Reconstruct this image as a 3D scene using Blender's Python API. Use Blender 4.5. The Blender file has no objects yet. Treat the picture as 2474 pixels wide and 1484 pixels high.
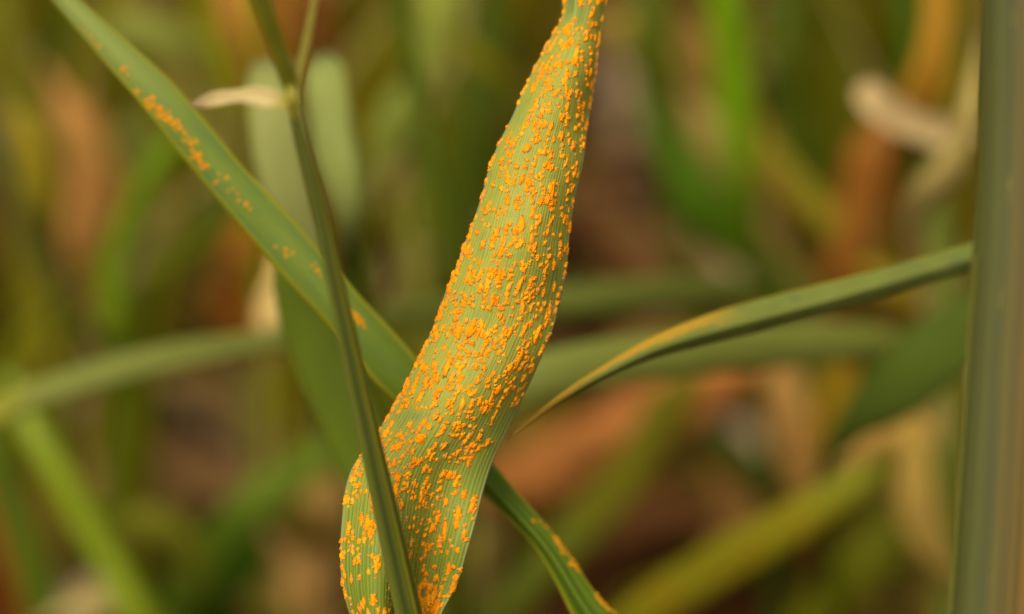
import bpy, bmesh, math, random
import numpy as np
from mathutils import Vector, Matrix

random.seed(7)
rng = np.random.default_rng(7)
scene = bpy.context.scene
COL = scene.collection
R = math.radians

# ------------------------------------------------------------------ camera
PITCH = R(35.0)          # the camera looks down into the crop
CAM_H = 0.413            # metres above the soil
LENS, SENSOR = 105.0, 36.0
FOCUS = 0.350
cam_data = bpy.data.cameras.new('camera')
cam_data.lens = LENS
cam_data.sensor_width = SENSOR
cam_data.clip_start = 0.01
cam_data.clip_end = 500.0
cam_data.dof.use_dof = True
cam_data.dof.focus_distance = FOCUS
cam_data.dof.aperture_fstop = 7.1
cam = bpy.data.objects.new('camera', cam_data)
COL.objects.link(cam)
cam.location = (0, 0, CAM_H)
cam.rotation_euler = (R(90) - PITCH, 0, 0)
scene.camera = cam

# ------------------------------------------------------------------ sky, sun, exposure
SUN_EL, SUN_AZ = R(60), R(-150)      # azimuth measured from +Y clockwise: behind the camera, left
world = bpy.data.worlds.new('World')
scene.world = world
world.use_nodes = True
wn, wl = world.node_tree.nodes, world.node_tree.links
wn.clear()
w_out = wn.new('ShaderNodeOutputWorld')
w_bg = wn.new('ShaderNodeBackground')
w_bg.inputs['Strength'].default_value = 0.10
w_hs = wn.new('ShaderNodeHueSaturation')       # a white overcast sky
w_hs.inputs['Saturation'].default_value = 0.12
w_sky = wn.new('ShaderNodeTexSky')
w_sky.sky_type = 'NISHITA'
w_sky.sun_disc = False
w_sky.sun_elevation = SUN_EL
w_sky.sun_rotation = SUN_AZ
w_sky.dust_density = 4.0
wl.new(w_sky.outputs[0], w_hs.inputs['Color'])
wl.new(w_hs.outputs[0], w_bg.inputs['Color'])
wl.new(w_bg.outputs[0], w_out.inputs['Surface'])
sun_data = bpy.data.lights.new('sun', 'SUN')
sun_data.energy = 1.5
sun_data.angle = R(25)
sun_data.color = (1.0, 0.94, 0.80)
sun = bpy.data.objects.new('sun', sun_data)
COL.objects.link(sun)
sd = Vector((math.sin(SUN_AZ) * math.cos(SUN_EL), math.cos(SUN_AZ) * math.cos(SUN_EL), math.sin(SUN_EL)))
sun.rotation_euler = sd.to_track_quat('Z', 'Y').to_euler()
scene.view_settings.view_transform = 'Standard'
scene.view_settings.look = 'None'
scene.view_settings.gamma = 1.0
scene.view_settings.use_curve_mapping = False
scene.view_settings.exposure = 0.95
scene.render.engine = 'CYCLES'
scene.cycles.max_bounces = 8
scene.cycles.transmission_bounces = 6
K_ALB = 1.62             # how bright a white surface facing the camera comes out; divides colours read off the photo

# ------------------------------------------------------------------ pixel <-> place
IW, IH = 2473.0, 1484.0
FWD = np.array((0, math.cos(PITCH), -math.sin(PITCH)))
UPV = np.array((0, math.sin(PITCH), math.cos(PITCH)))
RGT = np.array((1.0, 0, 0))
ORG = np.array((0, 0, CAM_H))
PXM = SENSOR / LENS / IW         # metres per pixel at one metre


def P(x, y, d):
    return ORG + FWD * d + RGT * ((x - IW / 2) * PXM * d) - UPV * ((y - IH / 2) * PXM * d)


def DG(y, lift=0.006):
    """distance at which the ray through picture row y meets the soil"""
    k = -(y - IH / 2) * PXM
    return (CAM_H - lift) / (math.sin(PITCH) - k * math.cos(PITCH))


def lin(c):
    return tuple((v / 12.92 if v <= 0.04045 else ((v + 0.055) / 1.055) ** 2.4) for v in (x / 255.0 for x in c))


def alb(c, k=1.0):
    """photo colour -> surface colour; the light is a little warm, so green and the deep yellows' blue are corrected"""
    f = min(1.0, max(0.0, (c[2] / max(c[0], c[1], 1) - 0.30) / 0.26))
    g3 = (1.0, 1.03, 0.35 + 0.65 * f)
    return tuple(min(0.85, max(0.001, v * k * g / K_ALB)) for v, g in zip(lin(c), g3)) + (1.0,)


# ------------------------------------------------------------------ materials
def N(nt, kind, **kw):
    n = nt.nodes.new(kind)
    for k, v in kw.items():
        setattr(n, k, v)
    return n


def mixc(nt, fac, a, b, blend='MIX'):
    n = nt.nodes.new('ShaderNodeMix')
    n.data_type = 'RGBA'
    n.blend_type = blend
    for sock, v in ((n.inputs[0], fac), (n.inputs[6], a), (n.inputs[7], b)):
        if hasattr(v, 'is_linked'):
            nt.links.new(v, sock)
        else:
            sock.default_value = v
    return n.outputs[2]


def mth(nt, op, a, b=None, c=None, clamp=False):
    n = nt.nodes.new('ShaderNodeMath')
    n.operation = op
    n.use_clamp = clamp
    for i, v in enumerate((a, b, c)):
        if v is None:
            continue
        if hasattr(v, 'is_linked'):
            nt.links.new(v, n.inputs[i])
        else:
            n.inputs[i].default_value = v
    return n.outputs[0]


def smooth(nt, x, lo, hi):
    n = nt.nodes.new('ShaderNodeMapRange')
    n.interpolation_type = 'SMOOTHSTEP'
    nt.links.new(x, n.inputs[0])
    n.inputs[1].default_value = lo
    n.inputs[2].default_value = hi
    return n.outputs[0]


def noise(nt, vec, scale, detail=3.0, rough=0.55, off=(0, 0, 0), stretch=(1, 1, 1)):
    m = nt.nodes.new('ShaderNodeMapping')
    m.inputs['Location'].default_value = off
    m.inputs['Scale'].default_value = stretch
    nt.links.new(vec, m.inputs['Vector'])
    n = nt.nodes.new('ShaderNodeTexNoise')
    n.inputs['Scale'].default_value = scale
    n.inputs['Detail'].default_value = detail
    n.inputs['Roughness'].default_value = rough
    nt.links.new(m.outputs[0], n.inputs['Vector'])
    return n.outputs['Fac']


_seed = [0.0]


def leaf_mat(name, col, end=None, end_at=(0.6, 1.0), start=None, start_at=(0.0, 0.2), patch=None, patch_at=(0.52, 0.66),
             margin=None, margin_w=0.08, veins=14, vein=0.14, rough=0.6, transl=0.22, chlor=None, spots=None, spec=0.10, k=1.0, rim=None):
    """Grass leaf: col is the main colour; end / start another colour towards the tip / base; patch blotches; margin a paler rim."""
    _seed[0] += 3.7
    sd_ = (_seed[0], _seed[0] * 1.3, _seed[0] * 0.7)
    m = bpy.data.materials.new(name)
    m.use_nodes = True
    nt = m.node_tree
    nt.nodes.clear()
    uv = N(nt, 'ShaderNodeUVMap').outputs[0]
    sp = N(nt, 'ShaderNodeSeparateXYZ')
    nt.links.new(uv, sp.inputs[0])
    u, v = sp.outputs[0], sp.outputs[1]
    geo = N(nt, 'ShaderNodeAttribute', attribute_name='along')
    along = geo.outputs['Fac']
    streak = noise(nt, uv, 1.0, 2.0, 0.6, sd_, (veins * 1.3, 0.35, 1))
    blotch = noise(nt, uv, 1.0, 4.0, 0.6, sd_, (2.2, 0.8, 1))
    c = alb(col, k)
    c_d = tuple(x * 0.66 for x in c[:3]) + (1,)
    c_l = tuple(min(.85, x * 1.34) for x in c[:3]) + (1,)
    out = mixc(nt, blotch, c_d, c_l)
    if patch is not None:
        pn = noise(nt, uv, 1.0, 4.0, 0.62, (sd_[0] + 40, sd_[1], 0), (3.0, 0.9, 1))
        out = mixc(nt, smooth(nt, pn, *patch_at), out, alb(patch, k))
    if chlor is not None:
        ca = N(nt, 'ShaderNodeAttribute', attribute_name='chlorosis').outputs['Fac']
        out = mixc(nt, ca, out, alb(chlor, k))
    wob = mth(nt, 'ADD', along, mth(nt, 'MULTIPLY', mth(nt, 'SUBTRACT', streak, 0.5), 0.12))
    if end is not None:
        out = mixc(nt, smooth(nt, wob, *end_at), out, alb(end, k))
    if start is not None:
        out = mixc(nt, smooth(nt, wob, start_at[1], start_at[0]), out, alb(start, k)) if False else \
            mixc(nt, mth(nt, 'SUBTRACT', 1.0, smooth(nt, wob, *start_at)), out, alb(start, k))
    if rim is not None:                                # one edge dried over part of the length
        rc, u0, u1, a0, a1 = rim
        rn = mth(nt, 'ADD', u, mth(nt, 'MULTIPLY', mth(nt, 'SUBTRACT', blotch, .5), .5))
        rf = mth(nt, 'MULTIPLY', smooth(nt, rn, u0, u1), mth(nt, 'MULTIPLY', smooth(nt, wob, a0 - .05, a0 + .02), mth(nt, 'SUBTRACT', 1.0, smooth(nt, wob, a1 - .04, a1 + .04))))
        out = mixc(nt, rf, out, alb(rc, k))
    # parallel veins: colour and relief
    vw = noise(nt, uv, 1.0, 2.0, 0.5, (sd_[0] + 70, 0, 0), (veins * 0.45, 0.05, 1))
    ph = mth(nt, 'MULTIPLY_ADD', u, veins * 2 * math.pi, mth(nt, 'MULTIPLY', vw, 13.0))
    wv = mth(nt, 'POWER', mth(nt, 'MULTIPLY_ADD', mth(nt, 'SINE', ph), 0.5, 0.5), 1.8)
    vfac = mth(nt, 'MULTIPLY', mth(nt, 'ADD', mth(nt, 'MULTIPLY', wv, 0.5), mth(nt, 'MULTIPLY', streak, 1.0)), vein)
    out = mixc(nt, vfac, out, tuple(min(.85, x * 1.8 + 0.02) for x in c[:2]) + (min(.85, c[2] * 1.5 + .01), 1))
    if margin is not None:
        e = mth(nt, 'ABSOLUTE', mth(nt, 'MULTIPLY_ADD', u, 2.0, -1.0))
        out = mixc(nt, smooth(nt, e, 1 - margin_w * 2.2, 1 - margin_w * 0.5), out, alb(margin, k))
    if spots is not None:
        sn = noise(nt, uv, 1.0, 2.0, 0.5, (sd_[0] + 9, 0, 4), (16, 3.0, 1))
        out = mixc(nt, smooth(nt, sn, 0.68, 0.74), out, alb(spots, k))
    b = N(nt, 'ShaderNodeBsdfPrincipled')
    b.inputs['Roughness'].default_value = rough
    b.inputs['Specular IOR Level'].default_value = spec
    nt.links.new(out, b.inputs['Base Color'])
    bump = N(nt, 'ShaderNodeBump')
    bump.inputs['Strength'].default_value = 0.35
    bump.inputs['Distance'].default_value = 0.0002
    nt.links.new(mth(nt, 'ADD', mth(nt, 'MULTIPLY', wv, 0.5), streak), bump.inputs['Height'])
    nt.links.new(bump.outputs[0], b.inputs['Normal'])
    t = N(nt, 'ShaderNodeBsdfTranslucent')
    nt.links.new(out, t.inputs['Color'])
    mx = N(nt, 'ShaderNodeMixShader')
    mx.inputs[0].default_value = transl
    nt.links.new(b.outputs[0], mx.inputs[1])
    nt.links.new(t.outputs[0], mx.inputs[2])
    o = N(nt, 'ShaderNodeOutputMaterial')
    nt.links.new(mx.outputs[0], o.inputs['Surface'])
    return m


def stem_mat(name, stops, rough=0.5, streaks=10, streak_amt=0.25, fleck=None):
    """Stem or sheath: colour bands (position round the stem, colour), with long streaks."""
    _seed[0] += 3.7
    m = bpy.data.materials.new(name)
    m.use_nodes = True
    nt = m.node_tree
    nt.nodes.clear()
    uv = N(nt, 'ShaderNodeUVMap').outputs[0]
    sp = N(nt, 'ShaderNodeSeparateXYZ')
    nt.links.new(uv, sp.inputs[0])
    wobble = noise(nt, uv, 1.0, 2, .5, (_seed[0], 0, 0), (1.5, 0.6, 1))
    pos = mth(nt, 'ADD', sp.outputs[0], mth(nt, 'MULTIPLY', mth(nt, 'SUBTRACT', wobble, .5), 0.035))
    rp = N(nt, 'ShaderNodeValToRGB')
    nt.links.new(pos, rp.inputs[0])
    el = rp.color_ramp.elements
    while len(el) < len(stops):
        el.new(0.5)
    for e, (p_, c_) in zip(el, stops):
        e.position = p_
    for e, (p_, c_) in zip(el, stops):
        e.position = p_
        e.color = alb(c_)
    st = noise(nt, uv, 1.0, 3, .6, (_seed[0], 3, 0), (streaks * 3, 0.25, 1))
    k = mth(nt, 'MULTIPLY_ADD', st, streak_amt * 2, 1 - streak_amt)
    cm = N(nt, 'ShaderNodeCombineColor')
    for i in range(3):
        nt.links.new(k, cm.inputs[i])
    out = mixc(nt, 1.0, rp.outputs[0], cm.outputs[0], 'MULTIPLY')
    if fleck is not None:
        fn = noise(nt, uv, 1.0, 2, .5, (_seed[0], 9, 0), (40, 2.0, 1))
        out = mixc(nt, smooth(nt, fn, 0.69, 0.75), out, alb(fleck))
    b = N(nt, 'ShaderNodeBsdfPrincipled')
    b.inputs['Roughness'].default_value = rough
    b.inputs['Specular IOR Level'].default_value = 0.3
    nt.links.new(out, b.inputs['Base Color'])
    bump = N(nt, 'ShaderNodeBump')
    bump.inputs['Strength'].default_value = 0.3
    bump.inputs['Distance'].default_value = 0.0002
    nt.links.new(st, bump.inputs['Height'])
    nt.links.new(bump.outputs[0], b.inputs['Normal'])
    o = N(nt, 'ShaderNodeOutputMaterial')
    nt.links.new(b.outputs[0], o.inputs['Surface'])
    return m


def plain_mat(name, col, var=0.3, scale=900.0, rough=0.8, raw=None, bump=0.0, deep=None, pale=None):
    m = bpy.data.materials.new(name)
    m.use_nodes = True
    nt = m.node_tree
    b = nt.nodes['Principled BSDF']
    tc = N(nt, 'ShaderNodeTexCoord').outputs['Object']
    n_ = noise(nt, tc, scale, 3)
    c = raw if raw is not None else alb(col)
    out = mixc(nt, n_, tuple(x * (1 - var) for x in c[:3]) + (1,), tuple(min(.9, x * (1 + var)) for x in c[:3]) + (1,))
    if deep is not None:
        gp = N(nt, 'ShaderNodeNewGeometry').outputs['Position']
        n2 = noise(nt, gp, 1500.0, 3, .6)
        out = mixc(nt, mth(nt, 'MULTIPLY', smooth(nt, n2, .46, .66), .85), out, deep)
        n3 = noise(nt, gp, 420.0, 2, .5, (3, 1, 7))
        out = mixc(nt, mth(nt, 'MULTIPLY', smooth(nt, n3, .48, .70), .6), out, pale)
    nt.links.new(out, b.inputs['Base Color'])
    b.inputs['Roughness'].default_value = rough
    b.inputs['Specular IOR Level'].default_value = 0.1
    if bump:
        bp = N(nt, 'ShaderNodeBump')
        bp.inputs['Strength'].default_value = bump
        bp.inputs['Distance'].default_value = 0.0001
        nt.links.new(n_, bp.inputs['Height'])
        nt.links.new(bp.outputs[0], b.inputs['Normal'])
    return m


# ------------------------------------------------------------------ mesh helpers
def link(o, parent=None):
    COL.objects.link(o)
    if parent is not None:
        o.parent = parent
    return o


def tag(o, label=None, cat=None, group=None, kind=None):
    for k, v in (('label', label), ('category', cat), ('group', group), ('kind', kind)):
        if v:
            o[k] = v
    return o


def empty(name, loc, label, cat, group=None):
    o = bpy.data.objects.new(name, None)
    o.empty_display_size = 0.01
    o.location = loc
    link(o)
    return tag(o, label, cat, group)


def to_mesh(name, verts, faces, mat, uvs=None, along=None, smooth_=True):
    me = bpy.data.meshes.new(name)
    verts = np.asarray(verts, dtype=np.float32)
    faces = np.asarray(faces, dtype=np.int32)
    nf, k = faces.shape
    me.vertices.add(len(verts))
    me.vertices.foreach_set('co', verts.ravel())
    me.loops.add(nf * k)
    me.loops.foreach_set('vertex_index', faces.ravel())
    me.polygons.add(nf)
    me.polygons.foreach_set('loop_start', np.arange(0, nf * k, k, dtype=np.int32))
    me.polygons.foreach_set('use_smooth', np.full(nf, smooth_, dtype=bool))
    if uvs is not None:
        ul = me.uv_layers.new(name='UVMap')
        ul.data.foreach_set('uv', np.asarray(uvs, dtype=np.float32)[faces.ravel()].ravel())
    if along is not None:
        a = me.attributes.new('along', 'FLOAT', 'POINT')
        a.data.foreach_set('value', np.asarray(along, dtype=np.float32))
    me.update(calc_edges=True)
    me.validate()
    if mat is not None:
        me.materials.append(mat)
    return me


def catmull(pts, n):
    """smooth curve through the rows of pts, n samples, by chord length"""
    pts = np.asarray(pts, dtype=float)
    if len(pts) == 2:
        t = np.linspace(0, 1, n)[:, None]
        return pts[0] * (1 - t) + pts[1] * t
    ch = np.linalg.norm(np.diff(pts[:, :3], axis=0), axis=1) + 1e-9
    T = np.concatenate([[0], np.cumsum(ch)])
    m = np.zeros_like(pts)
    for i in range(len(pts)):
        if i == 0:
            m[i] = (pts[1] - pts[0]) / (T[1] - T[0])
        elif i == len(pts) - 1:
            m[i] = (pts[-1] - pts[-2]) / (T[-1] - T[-2])
        else:
            a = (pts[i] - pts[i - 1]) / (T[i] - T[i - 1])
            b = (pts[i + 1] - pts[i]) / (T[i + 1] - T[i])
            wa, wb = T[i + 1] - T[i], T[i] - T[i - 1]
            m[i] = (a * wa + b * wb) / (wa + wb)
    q = np.linspace(0, T[-1], n)
    k = np.clip(np.searchsorted(T, q, side='right') - 1, 0, len(T) - 2)
    h = (T[k + 1] - T[k])
    s = ((q - T[k]) / h)[:, None]
    h = h[:, None]
    return (pts[k] * (2 * s ** 3 - 3 * s ** 2 + 1) + m[k] * h * (s ** 3 - 2 * s ** 2 + s)
            + pts[k + 1] * (-2 * s ** 3 + 3 * s ** 2) + m[k + 1] * h * (s ** 3 - s ** 2))


def grid_faces(nr, nc, off=0, wrap=False):
    i, j = np.meshgrid(np.arange(nr - 1), np.arange(nc if wrap else nc - 1), indexing='ij')
    j2 = (j + 1) % nc
    a = i * nc + j
    b = i * nc + j2
    c = (i + 1) * nc + j2
    d = (i + 1) * nc + j
    return np.stack([a, b, c, d], -1).reshape(-1, 4) + off


def unit(v):
    return v / (np.linalg.norm(v, axis=-1, keepdims=True) + 1e-12)


def px_path(pts):
    """(x, y, width_px, distance or None for lying on the soil) -> rows of world xyz + half width in metres"""
    out = []
    for x, y, w, d in pts:
        if d is None:
            d = DG(y)
        out.append(list(P(x, y, d)) + [0.5 * w * PXM * d])
    return out


def root_ext(rows, drift=0.05):
    """carry a path on, out of its last point, bending down into the soil"""
    a, b = np.array(rows[-2]), np.array(rows[-1])
    t = unit((b - a)[:3])
    h = b[2]
    if h < 0.02:
        return rows
    q1 = b[:3] + t * min(0.03, h * 0.3)
    hor = np.array((t[0], t[1], 0))
    q2 = q1 + hor * drift * 0.5
    q2[2] = q1[2] * 0.55
    q3 = q1 + hor * drift * 0.7
    q3[2] = -0.004
    return rows + [list(q1) + [b[3] * 0.9], list(q2) + [b[3] * 0.65], list(q3) + [b[3] * 0.4]]


def tip_ext(rows, length=0.05, droop=0.02):
    a, b = np.array(rows[-2]), np.array(rows[-1])
    t = unit((b - a)[:3])
    q1 = b[:3] + t * length * 0.5
    q2 = b[:3] + t * length - np.array((0, 0, droop))
    return rows + [list(q1) + [b[3] * 0.6], list(q2) + [b[3] * 0.08]]


def ribbon_arrays(rows, n=48, m=9, cup=0.25, tilt=0.0, twist=0.0, thick=0.00022, fold=0.0, crinkle=0.0, ragged=0.0):
    """leaf blade: closed thin solid along the path; cup bends the cross-section, fold makes it a V."""
    c = catmull(rows, n)
    C, hw = c[:, :3], np.maximum(c[:, 3], 0.00008)
    if ragged:
        ph_ = rng.uniform(0, 6, 3)
        q_ = np.linspace(0, 1, n)
        hw = hw * (1 + ragged * (np.sin(q_ * 11 + ph_[0]) + .7 * np.sin(q_ * 23 + ph_[1]) + .4 * np.sin(q_ * 47 + ph_[2])))
    T = unit(np.gradient(C, axis=0))
    V = unit(C - ORG)                                  # away from the camera: sets which way the blade faces
    Wd = unit(np.cross(T, V))
    Nn = unit(np.cross(Wd, T))                         # points back towards the viewer or away
    flip = np.sign((Nn * -V).sum(1))[:, None]
    Nn = Nn * flip
    ang = R(tilt) + R(twist) * np.linspace(-0.5, 0.5, n)
    if crinkle:
        ang = ang + crinkle * np.sin(np.linspace(0, 9, n) + 1.3)
    ca, sa = np.cos(ang)[:, None], np.sin(ang)[:, None]
    W2 = Wd * ca + Nn * sa
    N2 = Nn * ca - Wd * sa
    hw = hw / np.maximum(0.35, np.cos(ang))
    s = np.linspace(-1, 1, m)
    prof = cup * (1 - s ** 2) + fold * (1 - np.abs(s))
    X = C[:, None, :] + W2[:, None, :] * (s[None, :, None] * hw[:, None, None]) \
        + N2[:, None, :] * (prof[None, :, None] - 0.5 * (cup + fold)) * hw[:, None, None]
    if crinkle:
        X = X + N2[:, None, :] * (crinkle * 0.5 * np.sin(np.linspace(0, 14, n)[:, None] + 3 * s[None]) * hw[:, None])[:, :, None]
    Ng = np.cross(np.gradient(X, axis=0), np.gradient(X, axis=1))
    Ng = unit(Ng)
    Ng *= np.sign((Ng * N2[:, None, :]).sum(-1, keepdims=True) + 1e-9)
    return X, Ng, hw


def ribbon_mesh(name, X, Ng, hw, mat, thick=0.00022, span=None):
    n, m = X.shape[:2]
    front = X + Ng * thick * 0.5
    s = np.linspace(-1, 1, m)
    back = X - Ng * thick * 0.5 * (1 - 0.6 * np.abs(s))[None, :, None]
    arc = np.concatenate([[0], np.cumsum(np.linalg.norm(np.diff(X[:, m // 2], axis=0), axis=1))])
    u = np.broadcast_to((s + 1) / 2, (n, m))
    v = np.broadcast_to((arc / (2 * hw.max()))[:, None], (n, m))
    a0, a1 = span if span else (0.0, 1.0)
    al = np.broadcast_to(((arc / arc[-1] - a0) / (a1 - a0))[:, None], (n, m))
    verts = np.concatenate([front.reshape(-1, 3), back.reshape(-1, 3)])
    uvs = np.tile(np.stack([u, v], -1).reshape(-1, 2), (2, 1))
    al2 = np.tile(al.ravel(), 2)
    f1 = grid_faces(n, m)
    f2 = grid_faces(n, m, n * m)[:, ::-1]
    i = np.arange(n - 1)
    o = n * m
    e1 = np.stack([i * m, (i + 1) * m, (i + 1) * m + o, i * m + o], -1)
    e2 = np.stack([i * m + m - 1, i * m + m - 1 + o, (i + 1) * m + m - 1 + o, (i + 1) * m + m - 1], -1)
    j = np.arange(m - 1)
    e3 = np.stack([j, j + o, j + 1 + o, j + 1], -1)
    r = (n - 1) * m
    e4 = np.stack([r + j, r + j + 1, r + j + 1 + o, r + j + o], -1)
    faces = np.concatenate([f1, f2, e1, e2, e3, e4])
    return to_mesh(name, verts, faces, mat, uvs, al2)


def center(me, base):
    me.transform(Matrix.Translation(-Vector(base)))


def blade(name, pts, mat, label, cat='leaf', root=True, tip=False, head=None, parent=None, n=48, m=9,
          cup=0.25, tilt=0.0, twist=0.0, fold=0.0, crinkle=0.0, thick=0.00022, group=None, drift=0.05, ragged=0.0):
    """one blurred leaf: pts run from tip to base; root carries it on into the soil; head='tip' carries the first end on to a point"""
    rows = px_path(pts)
    first, last = rows[0], rows[-1]
    if head:
        rows = tip_ext(rows[::-1], *(head if isinstance(head, tuple) else (0.05, 0.02)))[::-1]
    if root:
        rows = root_ext(rows, drift)
    ch = np.concatenate([[0], np.cumsum(np.linalg.norm(np.diff(np.array(rows)[:, :3], axis=0), axis=1))])
    span = (ch[rows.index(first)] / ch[-1], ch[rows.index(last)] / ch[-1])       # the traced stretch of the path
    X, Ng, hw = ribbon_arrays(rows, n, m, cup, tilt, twist, thick, fold, crinkle, ragged)
    base = X[-1, m // 2]
    me = ribbon_mesh(name, X, Ng, hw, mat, thick, span)
    o = bpy.data.objects.new(name, me)
    if parent is None:
        center(me, base)
        o.location = base
        link(o)
        tag(o, label, cat, group)
    else:
        center(me, parent.location)
        link(o, parent)
    return o, X, Ng


def tube(name, rows, mat, parent=None, k=28, n=60, grooves=(), flat=1.0, label=None, cat=None, flutes=0.0, ragged=0.0):
    """stem: grooves = (angle, depth, width); angle 90 degrees faces the camera, 180 is the left side"""
    c = catmull(rows, n)
    C, hw = c[:, :3], np.maximum(c[:, 3], 0.00005)
    if ragged:
        q_ = np.linspace(0, 1, n)
        hw = hw * (1 + ragged * (np.sin(q_ * 17) + .8 * np.sin(q_ * 41 + 1) + .6 * np.sin(q_ * 97 + 2)))
    T = unit(np.gradient(C, axis=0))
    V = unit(C - ORG)
    Wd = unit(np.cross(T, V))
    Wd *= np.sign(Wd[:, :1] + 1e-9)                     # to the right in the picture
    Nn = unit(np.cross(Wd, T))
    Nn *= np.sign((Nn * -V).sum(1))[:, None]
    th = np.linspace(0, 2 * np.pi, k, endpoint=False)
    rr = np.ones(k)
    for a, dp, wd in grooves:
        dd = (th - R(a) + np.pi) % (2 * np.pi) - np.pi
        rr -= dp * np.exp(-(dd / R(wd)) ** 2)
    rr += flutes * np.cos(th * 11)
    X = C[:, None] + Wd[:, None] * (np.cos(th) * rr)[None, :, None] * hw[:, None, None] \
        + Nn[:, None] * (np.sin(th) * rr * flat)[None, :, None] * hw[:, None, None]
    arc = np.concatenate([[0], np.cumsum(np.linalg.norm(np.diff(C, axis=0), axis=1))])
    # duplicate the seam column so that the UVs stay clean; the seam lies behind (270 degrees)
    order = np.roll(np.arange(k), k // 4)
    order = np.append(order, order[0])
    X = X[:, order]
    u = np.broadcast_to(np.linspace(1, 0, k + 1), (n, k + 1))   # 0.25 left, 0.5 towards the camera, 0.75 right
    v = np.broadcast_to((arc / (2 * hw.max()))[:, None], (n, k + 1))
    al = np.broadcast_to((arc / arc[-1])[:, None], (n, k + 1))
    faces = grid_faces(n, k + 1)
    verts = X.reshape(-1, 3)
    uvs = np.stack([u, v], -1).reshape(-1, 2)
    als = al.ravel()
    me = to_mesh(name, verts, faces, mat, uvs, als)
    o = bpy.data.objects.new(name, me)
    if parent is None:
        base = C[-1]
        center(me, base)
        o.location = base
        link(o)
        tag(o, label, cat)
    else:
        center(me, parent.location)
        link(o, parent)
    return o


# ================================================================== THE SETTING
def build_soil():
    a = np.sinh(np.linspace(-6.2, 6.2, 261)) / math.sinh(6.2) * 180.0
    X, Y = np.meshgrid(a, a + 0.6, indexing='ij')
    r = np.hypot(X, Y - 0.6)
    Z = np.zeros_like(X)
    for f, am in ((9, .008), (23, .006), (60, .004), (140, .002)):
        p1, p2 = rng.uniform(0, 6, 2)
        Z += am * np.sin(X * f + p1 + 1.7 * np.sin(Y * f * .7)) * np.sin(Y * f * 1.1 + p2 + 1.3 * np.sin(X * f * .8))
    Z *= np.clip(1.5 - r / 3, 0, 1)
    Z -= 0.012
    verts = np.stack([X, Y, Z], -1).reshape(-1, 3)
    m = bpy.data.materials.new('soil')
    m.use_nodes = True
    nt = m.node_tree
    b = nt.nodes['Principled BSDF']
    tc = N(nt, 'ShaderNodeTexCoord').outputs['Object']
    n1 = noise(nt, tc, 14.0, 5, .6)
    n2 = noise(nt, tc, 120.0, 4, .65)
    c = mixc(nt, n1, (0.018, 0.006, 0.0012, 1), (0.060, 0.019, 0.004, 1))
    c = mixc(nt, smooth(nt, n2, .5, .75), c, (0.085, 0.033, 0.009, 1))
    nt.links.new(c, b.inputs['Base Color'])
    b.inputs['Roughness'].default_value = 0.95
    b.inputs['Specular IOR Level'].default_value = 0.05
    bp = N(nt, 'ShaderNodeBump')
    bp.inputs['Strength'].default_value = 0.8
    bp.inputs['Distance'].default_value = 0.004
    nt.links.new(n2, bp.inputs['Height'])
    nt.links.new(bp.outputs[0], b.inputs['Normal'])
    me = to_mesh('ground', verts, grid_faces(*X.shape), m)
    o = bpy.data.objects.new('ground', me)
    link(o)
    tag(o, 'brown crumbly soil under the crop', None, None, 'structure')


build_soil()


def view_cap(y, near):
    """greatest height at which something at depth y (metres along the ground) stays farther than near from the camera"""
    return CAM_H - (near - y * math.cos(PITCH)) / math.sin(PITCH)


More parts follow.
